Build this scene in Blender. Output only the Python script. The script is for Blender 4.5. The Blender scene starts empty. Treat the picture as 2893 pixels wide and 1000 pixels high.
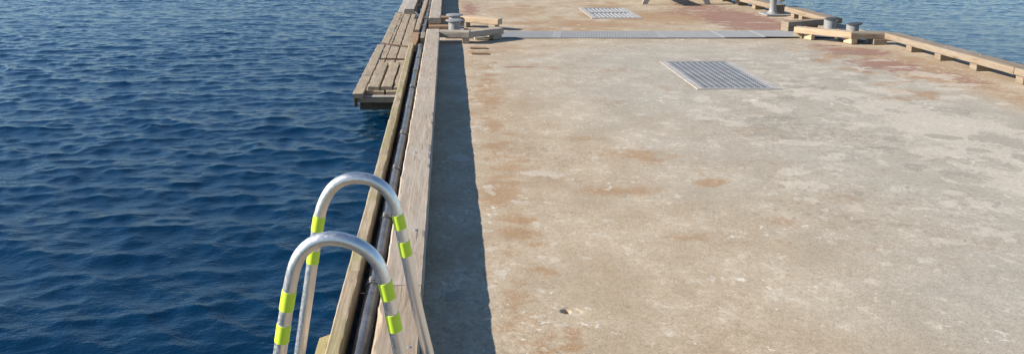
import bpy, math, random
import numpy as np
from mathutils import Vector, Matrix

random.seed(7)
rng = np.random.default_rng(11)
S = bpy.context.scene
COL = S.collection

# ------------------------------------------------------------------ camera
H = 1.65
cam = bpy.data.cameras.new("camera")
cam.sensor_width = 36
cam.lens = 36 * 2250 / 2893
cam.shift_x = (1446.5 - 1266) / 2893
cam.shift_y = -(500 - 110) / 2893
cam.clip_start = 0.05
cam.clip_end = 3000
co = bpy.data.objects.new("camera", cam)
COL.objects.link(co)
co.location = (0, 0, H)
co.rotation_euler = (math.radians(90) - math.atan(375 / 2250), 0, 0)
S.camera = co

# ------------------------------------------------------------------ light
ELEV, AZ = math.radians(27.0), math.radians(269.5)      # azimuth clockwise from +Y: sun low over the water on the left
w = bpy.data.worlds.new("World")
S.world = w
w.use_nodes = True
nt = w.node_tree
bg = nt.nodes["Background"]
sky = nt.nodes.new("ShaderNodeTexSky")
sky.sky_type = 'NISHITA'
sky.sun_disc = False
sky.sun_elevation = ELEV
sky.sun_rotation = AZ
sky.air_density = 1.0
sky.dust_density = 0.0
sky.ozone_density = 3.0
tint = nt.nodes.new("ShaderNodeMix"); tint.data_type = 'RGBA'; tint.blend_type = 'MULTIPLY'
tint.inputs[0].default_value = 1.0
nt.links.new(sky.outputs[0], tint.inputs[6])
tint.inputs[7].default_value = (0.90, 1.0, 1.10, 1)      # clear northern sky: bluer than the default air
nt.links.new(tint.outputs[2], bg.inputs[0])
bg.inputs[1].default_value = 0.082
sun = bpy.data.lights.new("sun", 'SUN')
sun.energy = 5.0
sun.angle = math.radians(0.5)
sun.color = (1.0, 0.93, 0.84)
so = bpy.data.objects.new("sun", sun)
COL.objects.link(so)
sd = Vector((math.sin(AZ) * math.cos(ELEV), math.cos(AZ) * math.cos(ELEV), math.sin(ELEV)))
so.rotation_euler = sd.to_track_quat('Z', 'Y').to_euler()
so.location = (-5, 0, 8)
S.view_settings.view_transform = 'Standard'
S.view_settings.look = 'None'
S.view_settings.gamma = 1
S.view_settings.exposure = 0.74

# ------------------------------------------------------------------ node helpers
class NB:
    def __init__(s, name):
        s.m = bpy.data.materials.new(name)
        s.m.use_nodes = True
        s.t = s.m.node_tree
        s.b = s.t.nodes["Principled BSDF"]
        s.co = s.t.nodes.new("ShaderNodeTexCoord").outputs["Object"]
    def n(s, kind, **kw):
        nd = s.t.nodes.new(kind)
        for k, v in kw.items():
            setattr(nd, k, v)
        return nd
    def link(s, a, b):
        s.t.links.new(a, b)
    def setin(s, sock, v):
        if isinstance(v, bpy.types.NodeSocket):
            s.link(v, sock)
        else:
            if sock.type == 'RGBA' and len(v) == 3:
                v = (*v, 1)
            sock.default_value = v
    def mapped(s, scale=(1, 1, 1), rand=False, src=None):
        mp = s.n("ShaderNodeMapping")
        mp.inputs["Scale"].default_value = scale
        s.link(src or s.co, mp.inputs["Vector"])
        if rand:
            oi = s.n("ShaderNodeObjectInfo")
            c = s.n("ShaderNodeCombineXYZ")
            mu = s.math('MULTIPLY', oi.outputs["Random"], 37.0)
            for i in range(3):
                s.link(mu, c.inputs[i])
            s.link(c.outputs[0], mp.inputs["Location"])
        return mp.outputs[0]
    def noise(s, scale, detail=4, rough=0.55, dist=0.0, vec=None, lac=2.0):
        nd = s.n("ShaderNodeTexNoise")
        nd.inputs["Scale"].default_value = scale
        nd.inputs["Detail"].default_value = detail
        nd.inputs["Roughness"].default_value = rough
        nd.inputs["Distortion"].default_value = dist
        nd.inputs["Lacunarity"].default_value = lac
        s.link(vec or s.co, nd.inputs["Vector"])
        return nd.outputs["Fac"]
    def voro(s, scale, vec=None, feature='F1', rnd=1.0):
        nd = s.n("ShaderNodeTexVoronoi", feature=feature)
        nd.inputs["Scale"].default_value = scale
        nd.inputs["Randomness"].default_value = rnd
        s.link(vec or s.co, nd.inputs["Vector"])
        return nd.outputs["Distance"]
    def math(s, op, a, b=0.0, c=None, clamp=False):
        nd = s.n("ShaderNodeMath", operation=op)
        nd.use_clamp = clamp
        s.setin(nd.inputs[0], a)
        s.setin(nd.inputs[1], b)
        if c is not None:
            s.setin(nd.inputs[2], c)
        return nd.outputs[0]
    def ramp(s, v, a, b, lo=0.0, hi=1.0):
        nd = s.n("ShaderNodeMapRange")
        nd.interpolation_type = 'SMOOTHSTEP'
        s.setin(nd.inputs["Value"], v)
        nd.inputs["From Min"].default_value = a
        nd.inputs["From Max"].default_value = b
        nd.inputs["To Min"].default_value = lo
        nd.inputs["To Max"].default_value = hi
        return nd.outputs[0]
    def mix(s, f, a, b, mode='MIX'):
        nd = s.n("ShaderNodeMix", data_type='RGBA', blend_type=mode)
        s.setin(nd.inputs[0], f)
        s.setin(nd.inputs[6], a)
        s.setin(nd.inputs[7], b)
        return nd.outputs[2]
    def attr(s, name):
        nd = s.n("ShaderNodeAttribute")
        nd.attribute_name = name
        return nd.outputs["Fac"]
    def bump(s, h, strength, dist, normal=None):
        nd = s.n("ShaderNodeBump")
        nd.inputs["Strength"].default_value = strength
        nd.inputs["Distance"].default_value = dist
        s.link(h, nd.inputs["Height"])
        if normal is not None:
            s.link(normal, nd.inputs["Normal"])
        return nd.outputs[0]
    def done(s, color=None, rough=None, metal=None, normal=None, spec=None):
        for k, v in (("Base Color", color), ("Roughness", rough), ("Metallic", metal), ("Normal", normal), ("Specular IOR Level", spec)):
            if v is not None:
                s.setin(s.b.inputs[k], v)
        return s.m

# ------------------------------------------------------------------ materials
def deck_material():
    q = NB("weathered_concrete")
    big = q.noise(0.55, 4, 0.6)
    mid = q.noise(2.3, 6, 0.68, 0.35)
    streak = q.noise(6.5, 6, 0.72, 0.6)
    fine = q.noise(38, 5, 0.75)
    grit = q.noise(150, 3, 0.8)
    rust, red, pale, dark, warm = (q.attr(k) for k in ("rust", "red", "pale", "dark", "warm"))
    tan = q.mix(q.ramp(mid, 0.34, 0.66), (0.42, 0.322, 0.208), (0.52, 0.418, 0.288))
    grey = q.mix(q.ramp(mid, 0.34, 0.66), (0.392, 0.348, 0.272), (0.458, 0.412, 0.328))
    wv = q.math('ADD', warm, q.math('MULTIPLY', q.math('SUBTRACT', big, 0.5), 0.9))
    col = q.mix(q.ramp(wv, 0.2, 0.8), grey, tan)
    # bleached laitance flakes
    fl = q.ramp(q.math('MULTIPLY', q.ramp(streak, 0.55, 0.67), q.ramp(mid, 0.44, 0.6)), 0.1, 0.8)
    col = q.mix(q.math('MULTIPLY', fl, 0.22), col, (0.68, 0.61, 0.49))
    fk = q.ramp(q.math('ADD', q.noise(13, 7, 0.78, 0.2), q.math('MULTIPLY', q.math('SUBTRACT', mid, 0.5), 0.5)), 0.575, 0.598)
    col = q.mix(q.math('MULTIPLY', fk, 0.5), col, (0.66, 0.58, 0.45))
    fd = q.ramp(q.math('ADD', q.noise(17, 7, 0.78, 0.4), q.math('MULTIPLY', q.math('SUBTRACT', big, 0.5), 0.6)), 0.585, 0.615)
    col = q.mix(q.math('MULTIPLY', fd, 0.45), col, (0.25, 0.185, 0.12))
    # brown broad mottling
    br = q.ramp(q.noise(1.25, 5, 0.7, 0.8), 0.5, 0.68)
    col = q.mix(q.math('MULTIPLY', br, q.math('MULTIPLY', warm, 0.5)), col, (0.34, 0.215, 0.115))
    # fallen rust, painted as mapped stains
    nz = q.math('MULTIPLY', q.math('SUBTRACT', q.noise(6.5, 8, 0.78, 0.3), 0.5), 2.4)
    rm = q.ramp(q.math('ADD', rust, q.math('MULTIPLY', nz, q.ramp(rust, 0.0, 0.25))), 0.22, 0.75)
    col = q.mix(q.math('MULTIPLY', rm, 0.68), col, q.mix(streak, (0.22, 0.10, 0.035), (0.47, 0.27, 0.11)))
    nz2 = q.math('MULTIPLY', q.math('SUBTRACT', q.noise(7.5, 7, 0.75, 0.8), 0.5), 2.4)
    dm = q.ramp(q.math('ADD', red, q.math('MULTIPLY', nz2, q.ramp(red, 0.0, 0.2))), 0.22, 0.6)
    col = q.mix(q.math('MULTIPLY', dm, 0.85), col, (0.28, 0.128, 0.088))
    # thin pale worn skin with ragged edges, grey-green bare patches, painted shade in the chipped hole
    nz3 = q.math('MULTIPLY', q.math('SUBTRACT', q.noise(4.3, 9, 0.74, 0.25), 0.5), 3.0)
    pm = q.ramp(q.math('ADD', pale, q.math('MULTIPLY', nz3, q.ramp(pale, 0.02, 0.25))), 0.5, 0.545)
    col = q.mix(q.math('MULTIPLY', pm, 0.55), col, (0.62, 0.55, 0.44))
    km = q.ramp(q.math('ADD', dark, q.math('MULTIPLY', nz3, q.ramp(dark, 0.02, 0.25))), 0.5, 0.57)
    col = q.mix(q.math('MULTIPLY', km, 0.6), col, (0.265, 0.245, 0.19))
    # white chips and dark pits
    ch = q.ramp(q.math('ADD', q.noise(15, 6, 0.75, 0.25), q.math('MULTIPLY', q.math('SUBTRACT', q.noise(1.9, 3), 0.5), 0.45)), 0.645, 0.67)
    col = q.mix(q.math('MULTIPLY', ch, 0.75), col, (0.76, 0.70, 0.58))
    col = q.mix(q.ramp(fine, 0.36, 0.62, 0.22, 0.0), col, (0.15, 0.115, 0.08))
    pit = q.ramp(q.math('ADD', q.voro(70), q.math('MULTIPLY', grit, 0.22)), 0.17, 0.27, 1.0, 0.0)
    col = q.mix(q.math('MULTIPLY', pit, 0.5), col, (0.09, 0.07, 0.05))
    col = q.mix(q.ramp(grit, 0.52, 0.66, 0.0, 0.38), col, (0.74, 0.65, 0.52))
    col = q.mix(q.ramp(q.noise(105, 4, 0.8), 0.36, 0.46, 0.55, 0.0), col, (0.19, 0.15, 0.105))
    h = q.math('ADD', q.math('MULTIPLY', fine, 0.6), q.math('MULTIPLY', grit, 0.28))
    h = q.math('ADD', h, q.math('MULTIPLY', streak, 0.9))
    h = q.math('SUBTRACT', h, q.math('MULTIPLY', pit, 0.5))
    h = q.math('ADD', h, q.math('MULTIPLY', pm, 0.22))
    return q.done(col, 0.9, normal=q.bump(h, 0.5, 0.0045), spec=0.25)

def wood(name, c1, c2, c3, grain=1.0, bump=0.5, dark=0.5, green=None):
    """c1 light, c2 dark grain, c3 weathered veil; grain runs along local Y"""
    q = NB(name)
    v = q.mapped((13, 0.9, 13), True)
    g = q.noise(3.0 * grain, 7, 0.7, 1.3, v)
    v2 = q.mapped((1, 0.10, 1), True)
    wv = q.n("ShaderNodeTexWave", wave_type='RINGS', rings_direction='Y')
    wv.inputs["Scale"].default_value = 26
    wv.inputs["Distortion"].default_value = 5.5
    wv.inputs["Detail"].default_value = 3
    wv.inputs["Detail Scale"].default_value = 1.6
    q.link(v2, wv.inputs["Vector"])
    col = q.mix(q.ramp(g, 0.32, 0.68), c2, c1)
    col = q.mix(q.ramp(wv.outputs["Fac"], 0.55, 1.0, 0.0, dark), col, c2)
    blotch = q.noise(3.1, 6, 0.7, 0.6, q.mapped((1.4, 0.7, 1.4), True))
    col = q.mix(q.ramp(blotch, 0.4, 0.64, 0.0, 0.7), col, c3)
    if green:
        col = q.mix(q.ramp(q.noise(5, 4, 0.6), 0.42, 0.6, 0.0, 0.55), col, green)
    crack = q.ramp(q.noise(9, 3, 0.6, 0.5, q.mapped((9, 0.33, 9), True)), 0.66, 0.71)
    col = q.mix(q.math('MULTIPLY', crack, 0.7), col, (0.06, 0.045, 0.03))
    # knots
    kn = q.voro(2.6, q.mapped((1, 0.55, 1), True))
    km = q.ramp(kn, 0.05, 0.085, 1.0, 0.0)
    col = q.mix(q.math('MULTIPLY', km, 0.55), col, (0.15, 0.09, 0.05))
    spk = q.noise(120, 3, 0.75)
    col = q.mix(q.ramp(spk, 0.55, 0.75, 0.0, 0.3), col, (0.12, 0.09, 0.06))
    h = q.math('SUBTRACT', q.math('ADD', q.math('MULTIPLY', g, 1.0), q.math('MULTIPLY', spk, 0.25)), q.math('MULTIPLY', crack, 0.8))
    return q.done(col, 0.82, normal=q.bump(h, bump, 0.004), spec=0.3)

def metal(name, base, rough, metallic, var=0.3, stain=None, bump=0.15, scale=30):
    q = NB(name)
    n = q.noise(scale, 5, 0.65)
    n2 = q.noise(6, 5, 0.7, 0.5)
    d = tuple(c * (1 - var) for c in base)
    col = q.mix(q.ramp(n2, 0.35, 0.65), d, base)
    if stain:
        col = q.mix(q.ramp(q.noise(11, 6, 0.75, 0.4), 0.52, 0.66, 0.0, 0.7), col, stain)
    r = q.ramp(n, 0.3, 0.7, max(rough - 0.08, 0.03), rough + 0.1)
    return q.done(col, r, metallic, q.bump(n, bump, 0.002), spec=0.5 if metallic > 0.5 else 0.22)

M = {}
M['deck'] = deck_material()
M['kerb'] = wood("weathered_kerb_timber", (0.49, 0.405, 0.305), (0.30, 0.235, 0.17), (0.42, 0.365, 0.29))
M['kerb_near'] = wood("brown_kerb_timber", (0.43, 0.338, 0.238), (0.24, 0.17, 0.11), (0.37, 0.30, 0.218), 0.8, 0.6, 0.6)
M['kerb_right'] = wood("sunbleached_kerb_timber", (0.35, 0.272, 0.185), (0.20, 0.145, 0.095), (0.29, 0.24, 0.178))
M['pale'] = wood("pale_timber", (0.60, 0.46, 0.30), (0.42, 0.29, 0.17), (0.56, 0.43, 0.29), 0.8, 0.3, 0.35)  # paler wood tones for the angled bollard timbers and a few blocks
M['rail'] = wood("edge_rail_timber", (0.46, 0.37, 0.26), (0.27, 0.20, 0.125), (0.40, 0.33, 0.23), 1.0, 0.6, 0.6, (0.29, 0.26, 0.11))
M['mount'] = wood("greenish_treated_timber", (0.52, 0.42, 0.22), (0.34, 0.28, 0.13), (0.46, 0.38, 0.21), 0.8, 0.4, 0.5, (0.33, 0.31, 0.12))
M['grey'] = wood("grey_walkway_timber", (0.44, 0.36, 0.255), (0.27, 0.205, 0.135), (0.37, 0.31, 0.225), 1.2, 0.6)
M['greypale'] = wood("silvered_timber", (0.45, 0.41, 0.355), (0.31, 0.27, 0.22), (0.40, 0.37, 0.325), 1.2, 0.5)
M['brown'] = wood("rust_brown_timber", (0.42, 0.27, 0.16), (0.22, 0.125, 0.07), (0.33, 0.22, 0.14))
M['dark'] = wood("dark_underside_timber", (0.13, 0.10, 0.07), (0.06, 0.048, 0.036), (0.10, 0.08, 0.06))  # dark wood below the walkway; on the board under the fascia it stands for shade
M['steel'] = metal("brushed_stainless_tube", (0.86, 0.82, 0.77), 0.40, 1.0, 0.05, None, 0.015, 90)
M['bolt'] = metal("galvanised_bolt", (0.68, 0.66, 0.62), 0.4, 0.7, 0.2)
M['pipe'] = metal("dark_steel_pipe", (0.20, 0.205, 0.215), 0.27, 0.5, 0.35, (0.10, 0.085, 0.075), 0.15, 60)
M['clamp'] = metal("scuffed_clamp_steel", (0.30, 0.29, 0.28), 0.4, 0.7, 0.4, (0.14, 0.09, 0.06), 0.2)
M['iron'] = metal("grey_painted_bollard_iron", (0.33, 0.325, 0.31), 0.5, 0.12, 0.2, (0.30, 0.26, 0.22), 0.4, 40)
M['irondark'] = metal("worn_dark_iron", (0.10, 0.105, 0.11), 0.5, 0.4, 0.3)
M['rod'] = metal("rusty_steel_rod", (0.13, 0.085, 0.06), 0.7, 0.3, 0.4, (0.20, 0.10, 0.05))
M['zinc'] = metal("galvanised_plate", (0.335, 0.33, 0.315), 0.95, 0.0, 0.1, (0.34, 0.325, 0.30), 0.15, 60)
M['grate'] = metal("galvanised_grating", (0.36, 0.358, 0.35), 0.8, 0.0, 0.18, None, 0.25, 60)

def concrete(name, a, b):
    q = NB(name)
    n = q.noise(9, 7, 0.7, 0.3)
    f = q.noise(90, 4, 0.75)
    col = q.mix(q.ramp(n, 0.35, 0.65), a, b)
    return q.done(col, 0.92, normal=q.bump(q.math('ADD', n, q.math('MULTIPLY', f, 0.4)), 0.5, 0.01), spec=0.2)
M['cement'] = concrete("pale_cement", (0.36, 0.33, 0.29), (0.47, 0.43, 0.375))
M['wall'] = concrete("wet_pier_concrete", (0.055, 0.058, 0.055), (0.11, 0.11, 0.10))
M['pit'] = concrete("drain_concrete", (0.22, 0.22, 0.22), (0.34, 0.34, 0.34))
M['trough'] = concrete("dark_ledge_concrete", (0.06, 0.052, 0.045), (0.13, 0.11, 0.09))  # dark concrete tones for the ledge in the pipe channel

q = NB("fluorescent_tape")
M['tape'] = q.done(q.mix(q.noise(60, 3, 0.6), (0.64, 0.84, 0.04), (0.72, 0.90, 0.075)), 0.35)
q = NB("blue_rope")
M['rope'] = q.done(q.mix(q.noise(60, 3, 0.6), (0.10, 0.10, 0.10), (0.22, 0.21, 0.2)), 0.9)

def water_material():
    q = NB("sea_water")
    v = q.mapped((0.75, 1.25, 1))
    a = q.noise(5.5, 5, 0.62, 0.6, v)
    b = q.noise(17, 4, 0.62, 0.8, v)
    c = q.noise(50, 3, 0.6, 0.5, v)
    h = q.math('ADD', q.math('MULTIPLY', a, 1.0), q.math('MULTIPLY', b, 0.42))
    h = q.math('ADD', h, q.math('MULTIPLY', c, 0.11))
    deep = q.mix(q.noise(0.25, 3), (0.0004, 0.017, 0.045), (0.0010, 0.028, 0.068))
    q.b.inputs["IOR"].default_value = 1.333
    return q.done(deep, 0.045, normal=q.bump(h, 1.0, 0.013), spec=0.5)
M['water'] = water_material()

# ------------------------------------------------------------------ mesh helpers
def mesh_np(name, verts, faces, smooth=False):
    """verts (n,3) float, faces (m,4) int"""
    me = bpy.data.meshes.new(name)
    nv, nf = len(verts), len(faces)
    me.vertices.add(nv)
    me.vertices.foreach_set("co", np.ascontiguousarray(verts, dtype=np.float32).ravel())
    me.loops.add(nf * 4)
    me.loops.foreach_set("vertex_index", np.ascontiguousarray(faces, dtype=np.int32).ravel())
    me.polygons.add(nf)
    me.polygons.foreach_set("loop_start", np.arange(0, nf * 4, 4, dtype=np.int32))
    me.polygons.foreach_set("loop_total", np.full(nf, 4, dtype=np.int32))
    me.update(calc_edges=True)
    if smooth:
        me.polygons.foreach_set("use_smooth", np.ones(nf, dtype=bool))
    me.validate()
    return me

class MB:
    """collects shapes for ONE mesh object"""
    def __init__(s):
        s.v, s.f, s.sm = [], [], []
    def add(s, vs, fs, smooth=False):
        o = len(s.v)
        s.v += [tuple(p) for p in vs]
        s.f += [tuple(i + o for i in f) for f in fs]
        s.sm += [smooth] * len(fs)
        return s
    def box(s, x0, x1, y0, y1, z0, z1, bev=0.0):
        if bev <= 0:
            vs = [(x, y, z) for z in (z0, z1) for y in (y0, y1) for x in (x0, x1)]
            fs = [(0, 2, 3, 1), (4, 5, 7, 6), (0, 1, 5, 4), (2, 6, 7, 3), (0, 4, 6, 2), (1, 3, 7, 5)]
            return s.add(vs, fs)
        b = bev
        rings = []
        for z, i in ((z0, b), (z0 + b, 0), (z1 - b, 0), (z1, b)):
            X0, X1, Y0, Y1 = x0 + i, x1 - i, y0 + i, y1 - i
            rings.append([(X0 + b, Y0, z), (X1 - b, Y0, z), (X1, Y0 + b, z), (X1, Y1 - b, z), (X1 - b, Y1, z), (X0 + b, Y1, z), (X0, Y1 - b, z), (X0, Y0 + b, z)])
        vs = [p for r in rings for p in r]
        fs = [tuple(range(7, -1, -1)), tuple(range(24, 32))]
        for k in range(3):
            for j in range(8):
                a, c = k * 8 + j, k * 8 + (j + 1) % 8
                fs.append((a, c, c + 8, a + 8))
        return s.add(vs, fs)
    def prism(s, pts, z0, z1):
        n = len(pts)
        vs = [(x, y, z0) for x, y in pts] + [(x, y, z1) for x, y in pts]
        fs = [tuple(range(n - 1, -1, -1)), tuple(range(n, 2 * n))]
        fs += [(i, (i + 1) % n, n + (i + 1) % n, n + i) for i in range(n)]
        return s.add(vs, fs)
    def lathe(s, prof, c=(0, 0, 0), seg=40, rot=None):
        vs, fs = [], []
        for r, z in prof:
            for k in range(seg):
                a = 2 * math.pi * k / seg
                p = Vector((r * math.cos(a), r * math.sin(a), z))
                if rot is not None:
                    p = rot @ p
                vs.append((p.x + c[0], p.y + c[1], p.z + c[2]))
        for i in range(len(prof) - 1):
            for k in range(seg):
                a, b = i * seg + k, i * seg + (k + 1) % seg
                fs.append((a, b, b + seg, a + seg))
        fs.append(tuple(range(seg - 1, -1, -1)))
        fs.append(tuple(range((len(prof) - 1) * seg, len(prof) * seg)))
        return s.add(vs, fs, True)
    def tube(s, pts, r, seg=24, up=(0, 1, 0), caps=True):
        pts = [Vector(p) for p in pts]
        vs, fs = [], []
        for i, p in enumerate(pts):
            t = (pts[min(i + 1, len(pts) - 1)] - pts[max(i - 1, 0)]).normalized()
            u = Vector(up)
            u = (u - t * u.dot(t)).normalized()
            v = t.cross(u)
            rr = r[i] if isinstance(r, (list, tuple)) else r
            for k in range(seg):
                a = 2 * math.pi * k / seg
                vs.append(p + (u * math.cos(a) + v * math.sin(a)) * rr)
        for i in range(len(pts) - 1):
            for k in range(seg):
                a, b = i * seg + k, i * seg + (k + 1) % seg
                fs.append((a, b, b + seg, a + seg))
        if caps:
            fs.append(tuple(range(seg - 1, -1, -1)))
            fs.append(tuple(range((len(pts) - 1) * seg, len(pts) * seg)))
        return s.add(vs, fs, True)
    def build(s, name, mat, parent=None, loc=(0, 0, 0), rotz=0):
        me = bpy.data.meshes.new(name)
        me.from_pydata([tuple(p) for p in s.v], [], s.f)
        me.polygons.foreach_set("use_smooth", np.array(s.sm, dtype=bool))
        me.update()
        me.materials.append(mat)
        try:
            if any(s.sm): me.set_sharp_from_angle(angle=math.radians(40))
        except Exception:
            pass
        o = bpy.data.objects.new(name, me)
        COL.objects.link(o)
        o.location = loc
        o.rotation_euler = (0, 0, rotz)
        if parent:
            o.parent = parent
        return o

def tag(o, label=None, cat=None, group=None, kind=None):
    if label: o["label"] = label
    if cat: o["category"] = cat
    if group: o["group"] = group
    if kind: o["kind"] = kind
    return o

def empty(name, loc, rz=0):
    o = bpy.data.objects.new(name, None)
    COL.objects.link(o)
    o.location = loc
    o.rotation_euler = (0, 0, rz)
    o.empty_display_size = 0.1
    return o

# value noise, numpy
def vnoise(x, y, scale, seed):
    x = np.asarray(x, dtype=float) / scale + 1000
    y = np.asarray(y, dtype=float) / scale + 1000
    xi, yi = np.floor(x).astype(int), np.floor(y).astype(int)
    fx, fy = x - xi, y - yi
    fx, fy = fx * fx * (3 - 2 * fx), fy * fy * (3 - 2 * fy)
    tab = np.random.default_rng(seed).random((256, 256))
    g = lambda a, b: tab[a % 256, b % 256]
    return (g(xi, yi) * (1 - fx) + g(xi + 1, yi) * fx) * (1 - fy) + (g(xi, yi + 1) * (1 - fx) + g(xi + 1, yi + 1) * fx) * fy

def grid(xs, ys):
    X, Y = np.meshgrid(xs, ys)
    nx, ny = len(xs), len(ys)
    i = np.arange(ny - 1)[:, None] * nx + np.arange(nx - 1)[None, :]
    F = np.stack([i, i + 1, i + 1 + nx, i + nx], -1).reshape(-1, 4)
    return X.ravel(), Y.ravel(), F

_seed = [100]
def timber_mesh(L, W, T, wob=0.0022, dents=0.0, bev=0.006, rough_left=0.0):
    """hewn timber: local x -W/2..W/2, y 0..L, z 0..T"""
    _seed[0] += 3
    sd_ = _seed[0]
    n = max(3, int(L / 0.035) + 1)
    nt_ = 8
    prof = []
    b = bev
    w2 = W / 2
    prof += [(-w2 + b, 0), (w2 - b, 0), (w2, b), (w2, T * 0.5), (w2, T - b)]
    for k in range(nt_ + 1):
        prof.append((w2 - b - (W - 2 * b) * k / nt_, T))
    prof += [(-w2, T - b), (-w2, T * 0.5), (-w2, b)]
    m = len(prof)
    P = np.array(prof)
    ys = np.linspace(0, L, n)
    V = np.zeros((n, m, 3))
    V[:, :, 0] = P[None, :, 0]
    V[:, :, 1] = ys[:, None]
    V[:, :, 2] = P[None, :, 1]
    per = np.arange(m) * 0.03
    yy, pp = np.meshgrid(ys, per, indexing='ij')
    d = (vnoise(yy, pp, 0.16, sd_) - 0.5) * 2 * wob + (vnoise(yy, pp * 2, 0.05, sd_ + 1) - 0.5) * wob
    nx_ = np.sign(P[:, 0]) * (np.abs(P[:, 0]) > w2 - b - 1e-6)
    V[:, :, 0] += nx_[None, :] * d
    top = (P[:, 1] > T - b - 1e-6)
    V[:, :, 2] += top[None, :] * d
    if dents:
        r = random.Random(sd_)
        y = 0.1
        while y < L - 0.1:
            tilt = r.uniform(-0.15, 0.15)
            dep = r.uniform(0.3, 1.0) * dents
            wd = r.uniform(0.008, 0.02)
            c = y + V[:, :, 0] * tilt
            V[:, :, 2] -= top[None, :] * dep * np.exp(-((V[:, :, 1] - c) / wd) ** 2)
            V[:, :, 2] += top[None, :] * dep * 0.6 * np.exp(-((V[:, :, 1] - c - 0.04) / 0.03) ** 2)
            y += r.uniform(0.16, 0.34)
    if rough_left:
        e = vnoise(ys, ys * 0, 0.09, sd_ + 2) * rough_left + vnoise(ys, ys * 0, 0.03, sd_ + 3) * rough_left * 0.4
        lt = (P[:, 0] < -w2 + b + 1e-6) & (P[:, 1] > T * 0.6)
        V[:, :, 0] += lt[None, :] * e[:, None]
    verts = V.reshape(-1, 3).tolist()
    faces = []
    for i in range(n - 1):
        for j in range(m):
            a, c = i * m + j, i * m + (j + 1) % m
            faces.append((a, c, c + m, a + m))
    faces.append(tuple(range(m - 1, -1, -1)))
    faces.append(tuple((n - 1) * m + j for j in range(m)))
    mb = MB()
    # faces wind so that normals point out
    mb.add(verts, faces, True)
    return mb

def timber(name, a, b, z, W, T, mat, label=None, cat="timber", group=None, parent=None, **kw):
    """one timber from plan point a to b, bottom at height z (centre line)"""
    dx, dy = b[0] - a[0], b[1] - a[1]
    L = math.hypot(dx, dy)
    rz = math.atan2(-dx, dy)
    o = timber_mesh(L, W, T, **kw).build(name, mat, parent, (a[0], a[1], z), rz)
    if label:
        tag(o, label, cat, group)
    return o

def kerb(label, a, b, W, z0, T, mat, blocks, bmat, group=None, bolts=(), bl=0.16, bw=None, **kw):
    """a kerb timber standing on packing blocks; blocks = distances along it"""
    dx, dy = b[0] - a[0], b[1] - a[1]
    L = math.hypot(dx, dy)
    r = empty("kerb_timber", (a[0], a[1], 0), math.atan2(-dx, dy))
    tag(r, label, "kerb timber", group)
    timber_mesh(L, W, T, **kw).build("beam", mat, r, (0, 0, z0))
    bw = bw or W - 0.008
    for d in blocks:
        m = MB(); m.box(-bw / 2, bw / 2, -bl / 2, bl / 2, 0, z0 + 0.001, 0.004)
        m.build("block", bmat, r, (0, d, 0), random.uniform(-0.02, 0.02))
    for (x, y) in bolts:
        m = MB(); m.lathe([(0.010, 0), (0.010, 0.002), (0.007, 0.003), (0.007, 0.005), (0.005, 0.006)], seg=14)
        m.build("bolt", M['bolt'], r, (x, y, z0 + T - 0.001))
    return r

# ------------------------------------------------------------------ sea
def spaced(lo, hi, fine, far, g=1.18):
    c = list(np.arange(lo, hi + 1e-6, fine))
    d, x = fine, lo
    left = []
    while x > -far:
        d *= g; x -= d; left.append(x)
    d, x = fine, hi
    right = []
    while x < far:
        d *= g; x += d; right.append(x)
    return np.array(left[::-1] + c + right)

xs = spaced(-13, 17, 0.028, 700)
ys = spaced(2.0, 26, 0.030, 900)
ys = np.concatenate([ys[ys < 2.0], np.arange(2.0, 9.0, 0.018), ys[ys > 9.015]])
X, Y, F = grid(xs, ys)
cell = np.maximum(np.gradient(xs)[None, :] * np.ones((len(ys), 1)), np.gradient(ys)[:, None] * np.ones((1, len(xs)))).ravel()
Z = np.zeros_like(X); DX = np.zeros_like(X); DY = np.zeros_like(X)
gust = 0.62 + 0.42 * vnoise(X, Y, 2.1, 5) + 0.42 * vnoise(X * 0.5, Y, 4.5, 6)
NW = 96
lams = np.exp(np.linspace(math.log(0.075), math.log(1.5), NW)) * np.exp(rng.normal(0, 0.04, NW))
for lam in lams:
    ang = math.radians(-103) + rng.normal(0, 0.82)
    k = 2 * math.pi / lam
    slope = 0.0218 * (1.0 if lam < 0.11 else (1.38 if lam < 0.42 else (0.85 if lam < 0.75 else 0.42)))
    A = slope / k
    ph = rng.random() * 6.283
    fade = np.clip((lam / (cell * 2.6) - 1), 0, 1)
    t = k * (X * math.cos(ang) + Y * math.sin(ang)) + ph
    s_, c_ = np.sin(t), np.cos(t)
    Z += A * fade * c_
    DX -= A * fade * s_ * math.cos(ang)
    DY -= A * fade * s_ * math.sin(ang)
WL = -0.83
lee = 1 - 0.76 * np.clip((X - 5.2) / 1.5, 0, 1) - 0.36 * np.clip((Y - 6) / 9, 0, 1)      # calmer water in the lee of the pier
gust = gust * np.clip(lee, 0.3, 1)
Z = Z * gust
V = np.stack([X + DX * gust * 1.7, Y + DY * gust * 1.7, WL + Z + 0.15 * Z * np.abs(Z) * 6], -1)
me = mesh_np("sea", V, F, True)
me.materials.append(M['water'])
sea = bpy.data.objects.new("sea", me)
COL.objects.link(sea)
tag(sea, "dark blue rippled sea water on both sides of the pier", kind="structure")

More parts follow.
